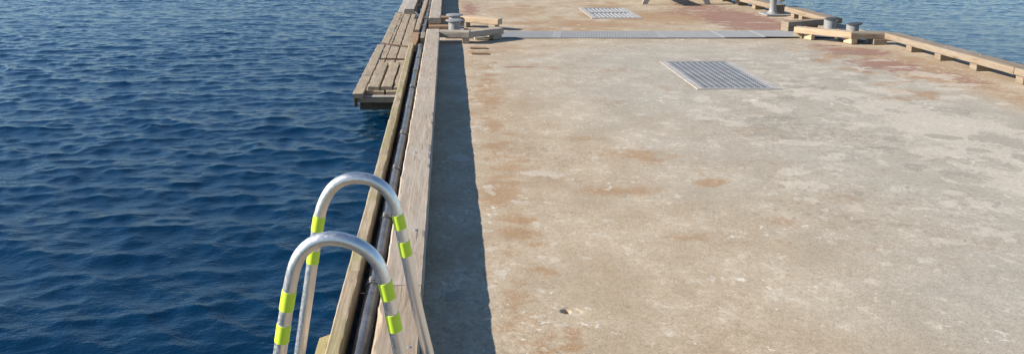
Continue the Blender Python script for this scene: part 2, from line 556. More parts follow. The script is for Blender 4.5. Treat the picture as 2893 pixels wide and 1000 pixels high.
# ------------------------------------------------------------------ pier deck
G1 = (2.325, 2.985, 7.12, 8.38)
G2 = (2.20, 2.83, 11.765, 12.93)
def edge(y):
    return np.interp(y, [0, 10.9, 12, 13, 14, 40], [5.60, 5.60, 5.40, 5.17, 5.0, 4.6])
HX, HY = 0.497, 3.075
lx = list(np.arange(-0.275, 5.64, 0.035)) + list(np.arange(HX - 0.09, HX + 0.09, 0.0045)) + list(G1[:2]) + list(G2[:2])
ly = list(np.arange(-1.0, 16, 0.045)) + list(np.arange(16, 40, 0.5)) + list(np.arange(HY - 0.09, HY + 0.09, 0.0045)) + list(G1[2:]) + list(G2[2:])
def clean(l, keep):
    l = sorted(set(round(v, 4) for v in l))
    out = [l[0]]
    for v in l[1:]:
        if v - out[-1] < 0.0015:
            if v in keep: out[-1] = v
            continue
        out.append(v)
    return np.array(out)
lx = clean(lx, [round(v, 4) for v in (*G1[:2], *G2[:2])])
ly = clean(ly, [round(v, 4) for v in (*G1[2:], *G2[2:])])
X, Y, F = grid(lx, ly)
X = np.minimum(X, edge(Y))
Z = -0.005 * vnoise(X, Y, 0.55, 21) - 0.0016 * vnoise(X, Y, 0.17, 22) - 0.0015 * vnoise(X, Y, 0.06, 23)
# chipped hole in the near part of the deck
dx_, dy_ = X - HX, Y - HY
rr = np.hypot((dx_ + 0.006) / 0.015, dy_ / 0.013) + 0.28 * (vnoise(X, Y, 0.012, 31) - 0.5)
Z -= 0.055 * np.clip((1.15 - rr) * 2.5, 0, 1)
rr2 = np.hypot((dx_ - 0.012) / 0.042, dy_ / 0.030) + 0.35 * (vnoise(X, Y, 0.02, 33) - 0.5)
Z -= 0.0035 * np.clip((1.1 - rr2) * 6, 0, 1)
V = np.stack([X, Y, Z], -1)
cx_ = (X[F[:, 0]] + X[F[:, 2]]) / 2; cy_ = (Y[F[:, 0]] + Y[F[:, 2]]) / 2
keep = np.ones(len(F), bool)
for g in (G1, G2):
    keep &= ~((cx_ > g[0]) & (cx_ < g[1]) & (cy_ > g[2]) & (cy_ < g[3]))
keep &= (np.abs(X[F[:, 1]] - X[F[:, 0]]) > 1e-5)
F = F[keep]
me = mesh_np("pier_deck", V, F, True)
def blobs(lst):
    r = np.zeros_like(X)
    for x, y, rx, ry, a in lst:
        d = ((X - x) / rx) ** 2 + ((Y - y) / ry) ** 2
        r = np.maximum(r, a * np.exp(-d))
    return r
def lines(lst):
    r = np.zeros_like(X)
    for x0, y0, x1, y1, wd, a in lst:
        vx, vy = x1 - x0, y1 - y0
        t = np.clip(((X - x0) * vx + (Y - y0) * vy) / (vx * vx + vy * vy), 0, 1)
        d = np.hypot(X - x0 - t * vx, Y - y0 - t * vy)
        r = np.maximum(r, a * np.exp(-(d / wd) ** 2))
    return r
rust = blobs([(1.19, 5.2, .35, .22, .62), (1.6, 4.63, .13, .07, 1.0), (1.02, 4.47, .28, .10, .75), (1.38, 5.07, .22, .16, .6),
              (.42, 5.0, .24, .3, .62), (.30, 4.4, .14, .25, .9), (.36, 3.85, .13, .14, .85), (.34, 5.9, .12, .25, .75), (.30, 5.35, .1, .12, .8), (.27, 3.15, .07, .25, .62),
              (.35, 6.9, .20, .9, .62), (.33, 8.6, .2, .5, .45), (1.8, 4.0, .25, .12, .42), (2.1, 11.1, 1.0, .4, .85), (1.2, 11.3, .5, .3, .8),
              (3.2, 11.9, .9, .8, 1.0), (1.1, 12.5, .6, 1.2, .6), (.6, 9.2, .5, .3, .45), (4.9, 8.2, .6, .9, .6),
              (5.0, 7.2, .3, 1.2, .55), (4.5, 9.2, .7, .35, .5), (1.0, 8.3, .8, .2, .35), (3.5, 9.2, .8, .3, .3)])
r_ = random.Random(5)
def scatter(n, x0, x1, y0, y1, s0, s1, a0, a1):
    return [(r_.uniform(x0, x1), r_.uniform(y0, y1), r_.uniform(s0, s1) * 1.3, r_.uniform(s0, s1), r_.uniform(a0, a1)) for _ in range(n)]
rust = np.maximum(rust, blobs(scatter(60, .18, .5, 2.7, 9.2, .02, .08, .55, 1.0) + scatter(26, .5, 2.4, 3.5, 9, .05, .22, .3, .62)
                              + scatter(34, 3.9, 5.1, 6.6, 9.4, .05, .25, .5, .9) + scatter(30, .5, 4.2, 10.5, 14, .1, .4, .4, .8)))
rust = np.maximum(rust, lines([(.30, 2.6, .34, 9.2,   .13, .36), (.28, 9.2, .3, 14, .15, .4)]))
red = blobs([(4.3, 11.6, .55, 1.3, 1.1), (4.7, 11.0, .3, .4, 1.0), (4.2, 13.0, .5, .6, .7), (4.55, 11.2, .35, .4, .8), (3.7, 12.5, .45, .8, .45), (4.68, 9.0, .4, .25, .95), (4.62, 8.25, .35, .4, .8), (5.0, 7.6, .25, .5, .5),
             (4.5, 9.45, .25, .12, .6), (.36, 12.9, .16, 1.1, .65), (.8, 8.13, .35, .05, .6), (.42, 6.6, .12, .3, .25), (4.3, 7.9, .2, .1, .4)])
pale = blobs([(4.7, 8.1, .28, .14, .75), (4.75, 7.7, .35, .13, .9), (4.78, 7.3, .3, .10, .85), (.6, 4.77, .16, .07, .85), (.25, 4.5, .05, .12, .7),
              (.40, 4.3, .10, .06, .7), (3.95, 5.7, .35, .8, 1.1), (3.4, 4.7, .2, .35, .85), (3.7, 6.3, .42, .55, 1.0), (3.62, 5.75, .30, .55, 1.1), (3.35, 5.2, .25, .30, .7), (3.2, 6.2, .2, .16, .6), (3.42, 6.9, .45, .25, .9), (3.75, 5.1, .2, .4, .9),
              (3.62, 4.5, .20, .4, .9), (3.05, 4.25, .18, .16, .8), (2.52, 3.75, .12, .06, .85), (2.8, 3.9, .12, .1, .75), (2.4, 3.6, .05, .03, .9), (3.2, 3.9, .18, .2, .8), (3.6, 8.4, .22, .06, .95), (3.25, 8.15, .3, .05, .75),
              (1.1, 3.66, .13, .03, .55), (.24, 3.4, .05, .08, .7), (2.3, 5.6, .35, .22, .5), (2.5, 4.9, .25, .15, .5), (.42, 7.9, .14, .03, 1.0), (.72, 8.05, .10, .025, 1.0), (4.0, 7.0, .3, .25, .65)])
pale = np.maximum(pale, blobs(scatter(55, .18, .5, 2.7, 9.2, .015, .05, .6, 1.0) + scatter(110, 2.0, 4.0, 4.2, 7.6, .03, .13, .5, 1.0) + scatter(60, 2.6, 4.9, 6.5, 8.6, .03, .12, .6, 1.0)
                              + scatter(60, 1.9, 3.3, 3.0, 4.6, .012, .045, .5, 1.0) + scatter(50, .5, 2.2, 3.2, 9.4, .015, .05, .5, .9) + [(.06, 5.1, .09, .07, .95)]))
pale = np.maximum(pale, lines([(1.32, 7.66, 1.68, 7.58, .012, 1.0), (4.3, 11.35, 4.7, 11.3, .03, 1.1), (3.95, 11.45, 4.1, 11.4, .03, 1.0), (3.6, 10.95, 3.7, 10.93, .02, 1.1)]))
dark = blobs(scatter(26, 2.2, 4.4, 4.0, 8.6, .05, .2, .5, .85) + scatter(30, .4, 3.6, 2.8, 7, .004, .010, 1.5, 2.5) + [(.02, 3.2, .05, .07, 1.1), (.489, 3.072, .012, .012, 2.0), (2.96, 5.33, .2, .14, .8), (3.95, 5.5, .22, .35, .9), (3.85, 5.1, .12, .15, .8), (3.31, 7.43, .25, .08, .75), (3.04, 6.06, .16, .10, .7),  # includes a dark spot painting the shade inside the chipped hole
              (3.2, 4.75, .20, .14, .75), (2.99, 4.9, .14, .1, .7), (2.6, 5.9, .4, .35, .5), (4.2, 6.3, .35, .3, .6), (3.9, 7.6, .5, .25, .6), (4.3, 9.0, .5, .2, .5), (3.0, 4.0, .2, .15, .5), (2.4, 4.3, .4, .2, .42)])
warm = np.clip(1.12 - (X + 0.22 * (Y - 3)) * 0.30 + 0.0 * X, 0.05, 1)
warm = np.where(Y > 8.4, np.clip(warm + (Y - 8.4) * 0.35, 0, 1), warm)
warm = np.maximum(warm, np.clip((X - 4.2) * 1.4, 0, 0.9))
for nm, arr in (("rust", rust), ("red", red), ("pale", pale), ("dark", dark), ("warm", warm)):
    at = me.attributes.new(nm, 'FLOAT', 'POINT')
    at.data.foreach_set("value", arr.astype(np.float32))
me.materials.append(M['deck'])
deck = bpy.data.objects.new("pier_deck", me)
COL.objects.link(deck)
tag(deck, "stained weathered concrete pier deck with rust marks and pale worn patches", kind="structure")

# body of the pier below the deck, with the pipe ledge on the left
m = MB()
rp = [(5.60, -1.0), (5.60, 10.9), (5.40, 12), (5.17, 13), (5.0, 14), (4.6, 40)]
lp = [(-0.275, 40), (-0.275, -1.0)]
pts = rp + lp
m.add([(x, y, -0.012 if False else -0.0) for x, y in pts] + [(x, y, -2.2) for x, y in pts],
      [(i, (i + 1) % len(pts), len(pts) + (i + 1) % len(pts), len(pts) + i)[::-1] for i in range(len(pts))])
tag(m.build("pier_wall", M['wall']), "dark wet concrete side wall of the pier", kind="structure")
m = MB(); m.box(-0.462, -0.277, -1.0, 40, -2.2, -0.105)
tag(m.build("pier_ledge", M['trough']), "dark concrete ledge under the pipe along the pier edge", kind="structure")

# ------------------------------------------------------------------ drain gratings
def grating(label, g, pitch, bar, cross, cbar, mid=None, surround=0.05):
    x0, x1, y0, y1 = g
    r = empty("drain_grating", ((x0 + x1) / 2, (y0 + y1) / 2, 0))
    tag(r, label, "drain grating")
    X2, Y2 = (x1 - x0) / 2, (y1 - y0) / 2
    m = MB()
    d = 0.075
    m.add([(-X2, -Y2, -.008), (X2, -Y2, -.008), (X2, Y2, -.008), (-X2, Y2, -.008), (-X2, -Y2, -d), (X2, -Y2, -d), (X2, Y2, -d), (-X2, Y2, -d)],
          [(0, 1, 5, 4), (1, 2, 6, 5), (2, 3, 7, 6), (3, 0, 4, 7), (4, 5, 6, 7)])
    m.build("drain_pit", M['pit'], r)
    s = surround
    m = MB()
    e = 0.002
    m.box(-X2 - s, -X2 - e, -Y2 - s * .5, Y2 + s * .5, -.02, .0035)
    m.box(X2 + e, X2 + s * 1.2, -Y2 - s * .5, Y2 + s * .5, -.02, .0035)
    m.box(-X2 - e, X2 + e, -Y2 - s * .5, -Y2 - e, -.02, .0032)
    m.box(-X2 - e, X2 + e, Y2 + e, Y2 + s * .5, -.02, .0032)
    m.build("cement_surround", M['cement'], r)
    m = MB()
    f = 0.008
    m.box(-X2, -X2 + f, -Y2, Y2, -.05, .006); m.box(X2 - f, X2, -Y2, Y2, -.05, .006)
    m.box(-X2 + f, X2 - f, -Y2, -Y2 + f, -.05, .0055); m.box(-X2 + f, X2 - f, Y2 - f, Y2, -.05, .0055)
    if mid:
        m.box(-X2 + f, X2 - f, mid - .012, mid + .012, -.045, .007)
    m.build("frame", M['grate'], r)
    m = MB()
    n = round((x1 - x0) / pitch)
    for k in range(n):
        x = -X2 + (k + 0.5) * (x1 - x0) / n
        m.box(x - bar / 2, x + bar / 2, -Y2 + f, Y2 - f, -.022, .002)
    n = round((y1 - y0) / cross)
    for k in range(n):
        y = -Y2 + (k + 0.5) * (y1 - y0) / n
        m.box(-X2 + f, X2 - f, y - cbar / 2, y + cbar / 2, -.020, .0035)
    m.build("bars", M['grate'], r)
    return r
grating("near square drain grating of crossed galvanised bars, pale cement border", G1, 0.060, 0.022, 0.050, 0.022)
grating("far drain grating split into two panels by a middle bar, beyond the metal strip", G2, 0.063, 0.034, 10, 0.001, mid=(12.36 - (G2[2] + G2[3]) / 2), surround=0.06)

# ------------------------------------------------------------------ steel cover strip across the deck
def plate(x0, x1, y0, y1, z, label, ribs=False, tilt=0.0):
    m = MB(); m.box(0, x1 - x0, 0, y1 - y0, 0, 0.006, 0.0015)
    if ribs:
        n = int((x1 - x0) / 0.035)
        for k in range(n):
            x = 0.015 + k * (x1 - x0 - .03) / n
            m.add([(x, 0.012, .006), (x + .008, 0.012, .006), (x + .008 + .10, y1 - y0 - .012, .006), (x + .10, y1 - y0 - .012, .006),
                   (x, 0.012, .0085), (x + .008, 0.012, .0085), (x + .008 + .10, y1 - y0 - .012, .0085), (x + .10, y1 - y0 - .012, .0085)] if x + .11 < x1 - x0 else
                  [(x, 0.012, .006), (x + .008, 0.012, .006), (x + .008, .1, .006), (x, .1, .006), (x, 0.012, .0085), (x + .008, 0.012, .0085), (x + .008, .1, .0085), (x, .1, .0085)],
                  [(4, 5, 6, 7), (0, 1, 5, 4), (1, 2, 6, 5), (2, 3, 7, 6), (3, 0, 4, 7)])
    o = m.build("cover_plate", M['zinc'], None, (x0, y0, z))
    o.rotation_euler = (0, tilt, 0)
    tag(o, label, "cover plate", "steel cover plates across the deck")
    return o
plate(-0.04, 1.40, 9.935, 10.47, 0.001, "ribbed grey cover plate running out from under the left bollard timbers", True)
plate(1.403, 2.75, 9.930, 10.47, 0.001, "ribbed grey cover plate in the middle of the strip, nearest the far grating", True)
plate(2.752, 3.50, 9.94, 10.465, 0.001, "smooth grey cover plate right of the two ribbed ones")
plate(3.49, 4.02, 9.925, 10.455, 0.0078, "short raised cover plate with a dark lifted left corner", tilt=-0.004)
plate(4.00, 5.20, 9.935, 10.45, 0.016, "grey cover plate whose end runs under the right bollard timbers", tilt=0.006)

# ------------------------------------------------------------------ left kerb and edge
KX, KW = -0.186, 0.168
lk = dict(dents=0.0028, rough_left=0.008, bev=0.007, wob=0.0013)
kerb("brown grained kerb timber in the foreground under the ladder's right legs", (KX, 0.4), (KX, 3.0132), KW, 0.065, 0.075, M['kerb_near'], [0.2, 0.7, 1.2, 1.7, 2.2], M['kerb'],
     bl=0.5, bolts=[(0.052, 2.47), (.05, 2.15), (-0.02, 1.2)], dents=0.002, rough_left=0.016, bev=0.007)
kerb("long weathered kerb timber passing beside both ladder hoops", (KX, 3.014), (KX, 6.7334), KW, 0.065, 0.075, M['kerb'], [0.2 + .5 * k for k in range(8)], M['kerb'],
     bl=0.5, bolts=[(0.03, 0.55), (-.02, 1.75), (0.02, 2.6), (-0.01, 3.5)], **lk)
kerb("weathered kerb timber on the left that ends beside the near side of the twin bollard", (KX, 6.734), (KX, 9.80), KW, 0.065, 0.075, M['kerb'], [0.2 + .49 * k for k in range(6)], M['kerb'],
     bl=0.49, bolts=[(0.02, 0.12), (0.0, 1.2), (-.03, 2.2), (-.03, 2.98)], **lk)
kerb("far left kerb timber starting behind the twin bollard and leaving the frame", (KX + .002, 10.79), (KX + .008, 17.0), KW, 0.065, 0.075, M['kerb'], [0.35 + .5 * k for k in range(12)], M['brown'],
     bl=0.5, bolts=[(0.02, .35), (0.0, 1.2)], **lk)

# timbers framing the left bollards
timber("bollard_timber", (-0.105, 9.668), (0.262, 9.615), 0.067, 0.165, 0.075, M['kerb'], "straight timber joining the left kerb in front of the twin bollard", "timber", "timbers around the left bollard")
timber("bollard_timber", (0.205, 9.618), (0.655, 9.925), 0.065, 0.150, 0.073, M['kerb'], "angled timber right of the twin bollard on the near side, its face in shade", "timber", "timbers around the left bollard")
def block(a, size, label=None, mat='kerb', rz=0.0, z=0.0, name="packing_block", group=None, cat="wood block"):
    m = MB(); m.box(-size[0] / 2, size[0] / 2, -size[1] / 2, size[1] / 2, 0, size[2], 0.004)
    o = m.build(name, M[mat], None, (a[0], a[1], z), rz)
    return tag(o, label, cat, group)
gl = "packing blocks under the left bollard timbers"
block((0.215, 9.625), (0.085, 0.15, 0.066), "wood block under the bend of the left near bollard timbers", group=gl)
block((0.585, 9.885), (0.13, 0.13, 0.064), "wood block in shade under the outer tip of the left angled timber", rz=0.6, group=gl)
timber("bollard_timber", (-0.100, 10.93), (0.19, 10.93), 0.067, 0.15, 0.073, M['brown'], "short straight timber behind the twin bollard, joining the far left kerb", "timber", "timbers around the left bollard")
timber("bollard_timber", (0.165, 10.975), (0.700, 10.655), 0.068, 0.140, 0.080, M['pale'], "pale timber angled out to the right behind the twin bollard, face in full sun", "timber", "timbers around the left bollard")
block((0.24, 10.915), (0.09, 0.12, 0.067), "wood block under the inner end of the pale angled timber", rz=-0.53, group=gl)
block((0.62, 10.69), (0.1, 0.12, 0.067), "wood block under the outer tip of the pale angled timber", rz=-0.53, group=gl)
timber("bollard_timber", (-0.26, 10.52), (0.02, 10.52), 0.0, 0.16, 0.075, M['brown'], "low brown timber stub lying between the left kerb end and the twin bollard", "timber", "timbers around the left bollard")
timber("loose_board", (0.33, 9.83), (0.55, 9.87), 0.008, 0.07, 0.022, M['greypale'], "loose split board lying under the left angled timber", "board")
timber("loose_board", (0.34, 9.97), (0.56, 10.0), 0.008, 0.06, 0.02, M['greypale'], "loose grey board beside the twin bollard base, behind the split board", "board")
timber("wood_slat", (0.262, 9.23), (0.448, 9.215), 0.0, 0.085, 0.012, M['brown'], "thin brown slat on the deck, the one nearer the left bollard", "slat", wob=.001, bev=.002)
timber("wood_slat", (0.265, 8.875), (0.448, 8.86), 0.0, 0.085, 0.012, M['brown'], "thin brown slat on the deck, the one farther from the left bollard", "slat", wob=.001, bev=.002)

def twin_bollard(label, posts, r, hgt, capr, capoff=0.0, tilt=0.0, capmat='iron'):
    cx = sum(p[0] for p in posts) / 2; cy = sum(p[1] for p in posts) / 2
    root = empty("twin_bollard", (cx, cy, 0))
    tag(root, label, "bollard")
    m = MB(); m.box(-0.13, 0.13, -0.40, 0.40, 0.008, 0.028, 0.005); m.build("base_plate", M['iron'], root)
    for (x, y) in posts:
        m = MB(); m.lathe([(r * 1.12, .02), (r * 1.04, .035), (r, .05), (r, hgt)], seg=44)
        p = m.build("post", M['iron'], root, (x - cx, y - cy, 0))
        m = MB()
        R = Matrix.Rotation(tilt, 3, 'Y')
        m.lathe([(capr * .80, 0.0), (capr, 0.004), (capr, 0.012), (capr * .93, 0.017), (capr * .4, 0.020), (0.001, 0.021)], (capoff, 0, hgt), seg=48, rot=R)
        m.build("cap", M[capmat], p)
    return root
twin_bollard("grey twin mooring bollard with round flat caps inside the left timber frame", [(0.083, 10.12), (0.088, 10.64)], 0.078, 0.192, 0.116)
twin_bollard("grey twin mooring bollard with tilted dark caps inside the right timber frame", [(4.985, 10.29), (5.045, 9.82)], 0.072, 0.19, 0.092, 0.022, math.radians(-9), 'irondark')

# outer rail beside the pipe
ra = dict(dents=0.0, rough_left=0.0, bev=0.005)
rg = "edge rail timbers left of the pipe"
timber("edge_rail", (-0.433, 0.4), (-0.433, 3.42), -0.104, 0.062, 0.108, M['rail'], "greenish edge rail timber in the foreground behind the ladder's left legs", "edge rail", rg)
timber("edge_rail", (-0.433, 3.425), (-0.434, 6.05), -0.104, 0.062, 0.106, M['rail'], "edge rail timber crossing behind the tops of the ladder hoops", "edge rail", rg)
timber("edge_rail", (-0.434, 6.055), (-0.446, 9.60), -0.104, 0.060, 0.106, M['rail'], "edge rail timber beside the near end of the low walkway", "edge rail", rg)
timber("edge_rail", (-0.420, 10.60), (-0.386, 14.0), -0.104, 0.065, 0.108, M['grey'], "edge rail timber beyond the gap, left of the far pipe", "edge rail", rg)
timber("edge_rail", (-0.386, 14.01), (-0.36, 18.0), -0.104, 0.065, 0.108, M['grey'], "farthest edge rail timber at the top of the picture", "edge rail", rg)
timber("edge_filler", (-0.435, 9.62), (-0.425, 10.59), -0.104, 0.09, 0.075, M['brown'], "low orange brown timber filling the gap between the edge rails", "timber")
timber("edge_filler", (-0.322, 9.86), (-0.322, 10.35), -0.104, 0.055, 0.12, M['kerb_right'], "short pale timber wedged in the pipe channel beside the left kerb end", "timber")

def conduit(label, y0, y1, x0, x1, joints, ends):
    r = empty("steel_pipe", (x0, y0, -0.055)); tag(r, label, "pipe")
    n = 60
    pts = []
    for k in range(n + 1):
        t = k / n
        pts.append(((x1 - x0) * t + 0.0016 * math.sin(t * 23), (y1 - y0) * t, 0.002 * math.sin(t * 31)))
    m = MB(); m.tube(pts, 0.035, 28, up=(0, 0, 1)); m.build("tube", M['pipe'], r)
    for y in joints:
        t = (y - y0) / (y1 - y0)
        x = (x1 - x0) * t
        m = MB(); m.tube([(x, y - y0 - .02, 0), (x, y - y0 - .019, 0), (x, y - y0 + .019, 0), (x, y - y0 + .02, 0)], [.034, .0395, .0395, .034], 28, up=(0, 0, 1))
        c = m.build("clamp", M['pipe'], r)
        m = MB(); m.box(x + .030, x + .052, y - y0 - .010, y - y0 + .010, -.006, .012, .002); m.build("lug", M['clamp'], c)
        m = MB(); m.lathe([(.009, 0), (.009, .010), (.006, .011), (.006, .018), (.003, .020)], (x - .010, y - y0, .036), 12); m.build("bolt", M['bolt'], c)
    return r
conduit("dark steel pipe with clamps in the channel between kerb and edge rail, near run", 0.4, 9.66, -0.338, -0.338, [1.05, 1.82, 2.6, 3.372, 4.14, 4.955, 5.756, 6.55, 7.30, 8.05, 8.78, 9.5], 0)
conduit("dark steel pipe beyond the twin bollard, far run to the top of the picture", 10.45, 18.0, -0.345, -0.30, [11.1, 11.9, 12.7, 13.5, 14.3, 15.1], 0)

# ------------------------------------------------------------------ swimming ladder
NEAR = [(-0.568, -0.10), (-0.530, 0.13), (-0.493, 0.356), (-0.46, 0.562), (-0.446, 0.622), (-0.435, 0.652), (-0.419, 0.675), (-0.396, 0.699), (-0.371, 0.711), (-0.343, 0.717), (-0.315, 0.715), (-0.287, 0.709), (-0.259, 0.697), (-0.234, 0.681), (-0.215, 0.662), (-0.2, 0.640), (-0.189, 0.615), (-0.176, 0.562), (-0.158, 0.459), (-0.14, 0.356), (-0.113, 0.20), (-0.085, 0.02)]
FAR = [(-0.568, -0.15), (-0.526, 0.085), (-0.498, 0.26), (-0.451, 0.559), (-0.444, 0.595), (-0.437, 0.623), (-0.427, 0.650), (-0.415, 0.676), (-0.399, 0.700), (-0.381, 0.718), (-0.358, 0.730), (-0.333, 0.736), (-0.305, 0.738), (-0.275, 0.734), (-0.249, 0.725), (-0.227, 0.710), (-0.208, 0.690), (-0.193, 0.667), (-0.181, 0.640), (-0.172, 0.605), (-0.150, 0.492), (-0.106, 0.252), (-0.069, 0.085), (-0.055, 0.02)]
def smooth(pts, n=7):
    P = [Vector((p[0], p[1])) for p in pts]
    # relax the curved crown a little, then interpolate
    for _ in range(2):
        P = [P[0]] + [P[i] * 0.6 + (P[i - 1] + P[i + 1]) * 0.2 if 3 <= i <= len(P) - 5 else P[i] for i in range(1, len(P) - 1)] + [P[-1]]
    out = []
    for i in range(len(P) - 1):
        p0, p1, p2, p3 = P[max(i - 1, 0)], P[i], P[i + 1], P[min(i + 2, len(P) - 1)]
        for k in range(n):
            t = k / n
            # centripetal-ish hermite with tangents limited by segment length
            L = (p2 - p1).length
            m1 = (p2 - p0).normalized() * L if i > 0 else (p2 - p1)
            m2 = (p3 - p1).normalized() * L if i < len(P) - 2 else (p2 - p1)
            h = (2*t**3-3*t**2+1)*p1 + (t**3-2*t**2+t)*m1 + (-2*t**3+3*t**2)*p2 + (t**3-t**2)*m2
            out.append(h)
    out.append(P[-1])
    return out
SC = 0.95        # both hoops stand a little nearer, true size 38 mm tube
NEAR = [(x * SC, H + (z - H) * SC) for x, z in NEAR] + [(-0.062, 0.02)]
FAR = [(x * SC, H + (z - H) * SC) for x, z in FAR] + [(-0.036, 0.02)]
lad = empty("swim_ladder", (-0.33, 2.35, 0))
tag(lad, "stainless steel swimming ladder with two hoop handrails and lime yellow tape bands", "ladder")
def band(C, zlo, zhi, left, Yp, lab=None):
    zlo, zhi = H + (zlo - H) * SC, H + (zhi - H) * SC
    full = [p for p in C if ((p.x < -0.315) == left)]
    full.sort(key=lambda p: p.y)
    def at(z):
        for a, b in zip(full, full[1:]):
            if a.y <= z <= b.y:
                t = (z - a.y) / max(b.y - a.y, 1e-6)
                return a.lerp(b, t)
        return full[-1]
    pts = [at(zlo + (zhi - zlo) * k / 8) for k in range(9)]
    m = MB(); m.tube([(p.x + .33, Yp - 2.35, p.y) for p in pts], 0.0204, 32)
    return m
R0 = 0.0190
for pts, Yp, bands in ((NEAR, 2.15 * SC, [(.498, .556, True), (.398, .452, True), (.532, .583, False), (.434, .486, False)]),
                       (FAR, 2.60 * SC, [(.548, .602, True), (.430, .478, True), (.556, .606, False), (.458, .510, False)])):
    C = smooth(pts)
    p3 = [(p.x + .33, Yp - 2.35, p.y) for p in C]
    # the water-side leg drops straight down the pier wall
    p3 = [(-0.255, Yp - 2.35, -1.45), (-0.255, Yp - 2.35, -0.9), (-0.252, Yp - 2.35, -0.4), (-0.246, Yp - 2.35, -0.2)] + p3
    m = MB(); m.tube(p3, R0, 36)
    rail = m.build("handrail", M['steel'], lad)
    for (a, b, left) in bands:
        bd = band(C, a, b, left, Yp).build("tape_band", M['tape'], rail)
    m = MB(); m.lathe([(.045, 0.0), (.045, .006), (.024, .008), (.024, .02)], (p3[-1][0], p3[-1][1], 0.001), 28)
    m.build("foot_flange", M['steel'], rail)
for z in (-0.32, -0.60, -0.88, -1.16):
    m = MB(); m.box(-0.295, -0.215, -0.288, 0.102, z - .012, z + .012, .004)
    m.build("step", M['steel'], lad)
# timber spacer behind the ladder on the pier side
m = MB(); m.prism([(-0.465, 0.8), (-0.465, 3.075), (-0.472, 3.07), (-0.529, 3.028), (-0.530, 2.0), (-0.530, 0.8)][::-1], -0.45, -0.10)
o = m.build("ladder_spacer", M['mount'])
tag(o, "greenish chamfered timber spacer bolted outside the edge rail by the ladder", "timber")

# ------------------------------------------------------------------ low wooden walkway on the water side
wk = empty("low_walkway", (-0.8, 9.2, -0.5))
tag(wk, "low weathered timber walkway beside the pier just above the water", "walkway")
def wt(name, x, y0, y1, W, z, T, mat, **kw):
    return timber(name, (x + .8, y0 - 9.2), (x + .8, y1 - 9.2), z + .5, W, T, mat, parent=wk, **kw)
# lower plank layer
kw = dict(wob=0.0035, bev=0.004)
wt("plank", -0.950, 9.18, 20, 0.118, -0.545, 0.045, M['grey'], **kw)
wt("plank", -0.815, 9.12, 20, 0.128, -0.545, 0.045, M['grey'], **kw)
wt("plank", -0.668, 9.12, 20, 0.128, -0.545, 0.047, M['grey'], **kw)
wt("plank", -0.540, 9.12, 20, 0.085, -0.545, 0.045, M['grey'], **kw)
# raised short boards at the near end
wt("plank", -0.882, 9.19, 10.68, 0.132, -0.498, 0.040, M['grey'], **kw)
wt("plank", -0.728, 9.19, 10.70, 0.128, -0.498, 0.040, M['grey'], **kw)
wt("plank", -0.600, 9.19, 10.70, 0.10, -0.498, 0.030, M['grey'], **kw)
# outer edge boards
wt("edge_board", -1.045, 8.97, 12.30, 0.122, -0.545, 0.055, M['grey'], **kw)
wt("edge_board", -1.000, 12.33, 16.1, 0.125, -0.545, 0.050, M['grey'], **kw)
wt("edge_board", -0.965, 16.12, 20, 0.13, -0.545, 0.055, M['greypale'], **kw)
# fascia and cross bearers
m = MB(); m.box(-1.09, -0.50, 9.03, 9.07, -.61, -.552, .003); m.build("fascia", M['grey'], wk, (.8, -9.2, .5))
m = MB(); m.box(-1.04, -0.50, 9.12, 9.16, -.715, -.612, .003); m.build("shade_board", M['dark'], wk, (.8, -9.2, .5))  # dark board added so the space under the walkway reads as shade
m = MB(); m.box(-0.982, -0.50, 9.028, 9.118, -.550, -.538, .003); m.build("end_board", M['greypale'], wk, (.8, -9.2, .5))
for y in (9.3, 11.0, 12.8, 14.6, 16.4, 18.2):
    m = MB(); m.box(-1.07, -0.47, y - .05, y + .05, -.66, -.548, .004); m.build("bearer", M['dark'], wk, (.8, -9.2, .5))
for y, zb in ((9.04, -.66), (11.0, -1.6), (13.0, -1.6), (15.0, -1.6), (17.0, -1.6)):
    m = MB(); m.box(-1.095 + (y > 10) * .07, -1.06 + (y > 10) * .07, y - .03, y + .03, zb, -.547, .004); m.build("pile", M['dark'], wk, (.8, -9.2, .5))
# rods laid across the planks, and white marks of the fixings
for (xa, ya, xb, yb) in ((-1.06, 12.42, -0.56, 12.05), (-0.97, 11.08, -0.575, 11.05)):
    m = MB(); m.tube([(xa, ya, -.488), ((xa + xb) / 2, (ya + yb) / 2 - (.06 if ya > 12 else 0), -.484), (xb, yb, -.488)], .011, 12, up=(0, 0, 1))
    tag(m.build("steel_rod", M['rod']), "thin rusty rod across the walkway planks, " + ("the farther bent one" if ya > 12 else "the nearer straight one"), "rod")
for (x, y) in ((-1.045, 10.0), (-1.01, 13.9), (-1.0, 14.9), (-0.99, 16.0), (-1.045, 12.35)):
    m = MB(); m.box(-.035, .035, -.014, .014, 0, .004, .001); m.build("fixing_plate", M['bolt'], wk, (x + .8, y - 9.2, .5 - .487 if x < -1.02 else .5 - .494))
# big silvered sill timber that starts farther out
timber("sill_timber", (-0.78, 15.9), (-0.745, 20), -0.498, 0.20, 0.10, M['greypale'], "broad silvered timber lying on the far end of the low walkway", "timber")
br = empty("mooring_bracket", (-0.585, 15.2, -0.5)); tag(br, "dark steel mooring bracket with short arm at the far end of the low walkway", "bracket")
m = MB(); m.prism([(-.07, 0), (.02, -.02), (.07, .9), (.0, 1.0), (-.05, .8)], 0.002, .03); m.build("plate", M['irondark'], br)
m = MB(); m.tube([(-.05, .25, .10), (.04, 0.0, .05), (.13, -.30, .03)], .020, 14, up=(0, 0, 1)); m.build("arm", M['irondark'], br)
m = MB(); m.box(-.03, .03, .35, .43, .03, .22, .004); m.build("upright", M['irondark'], br)

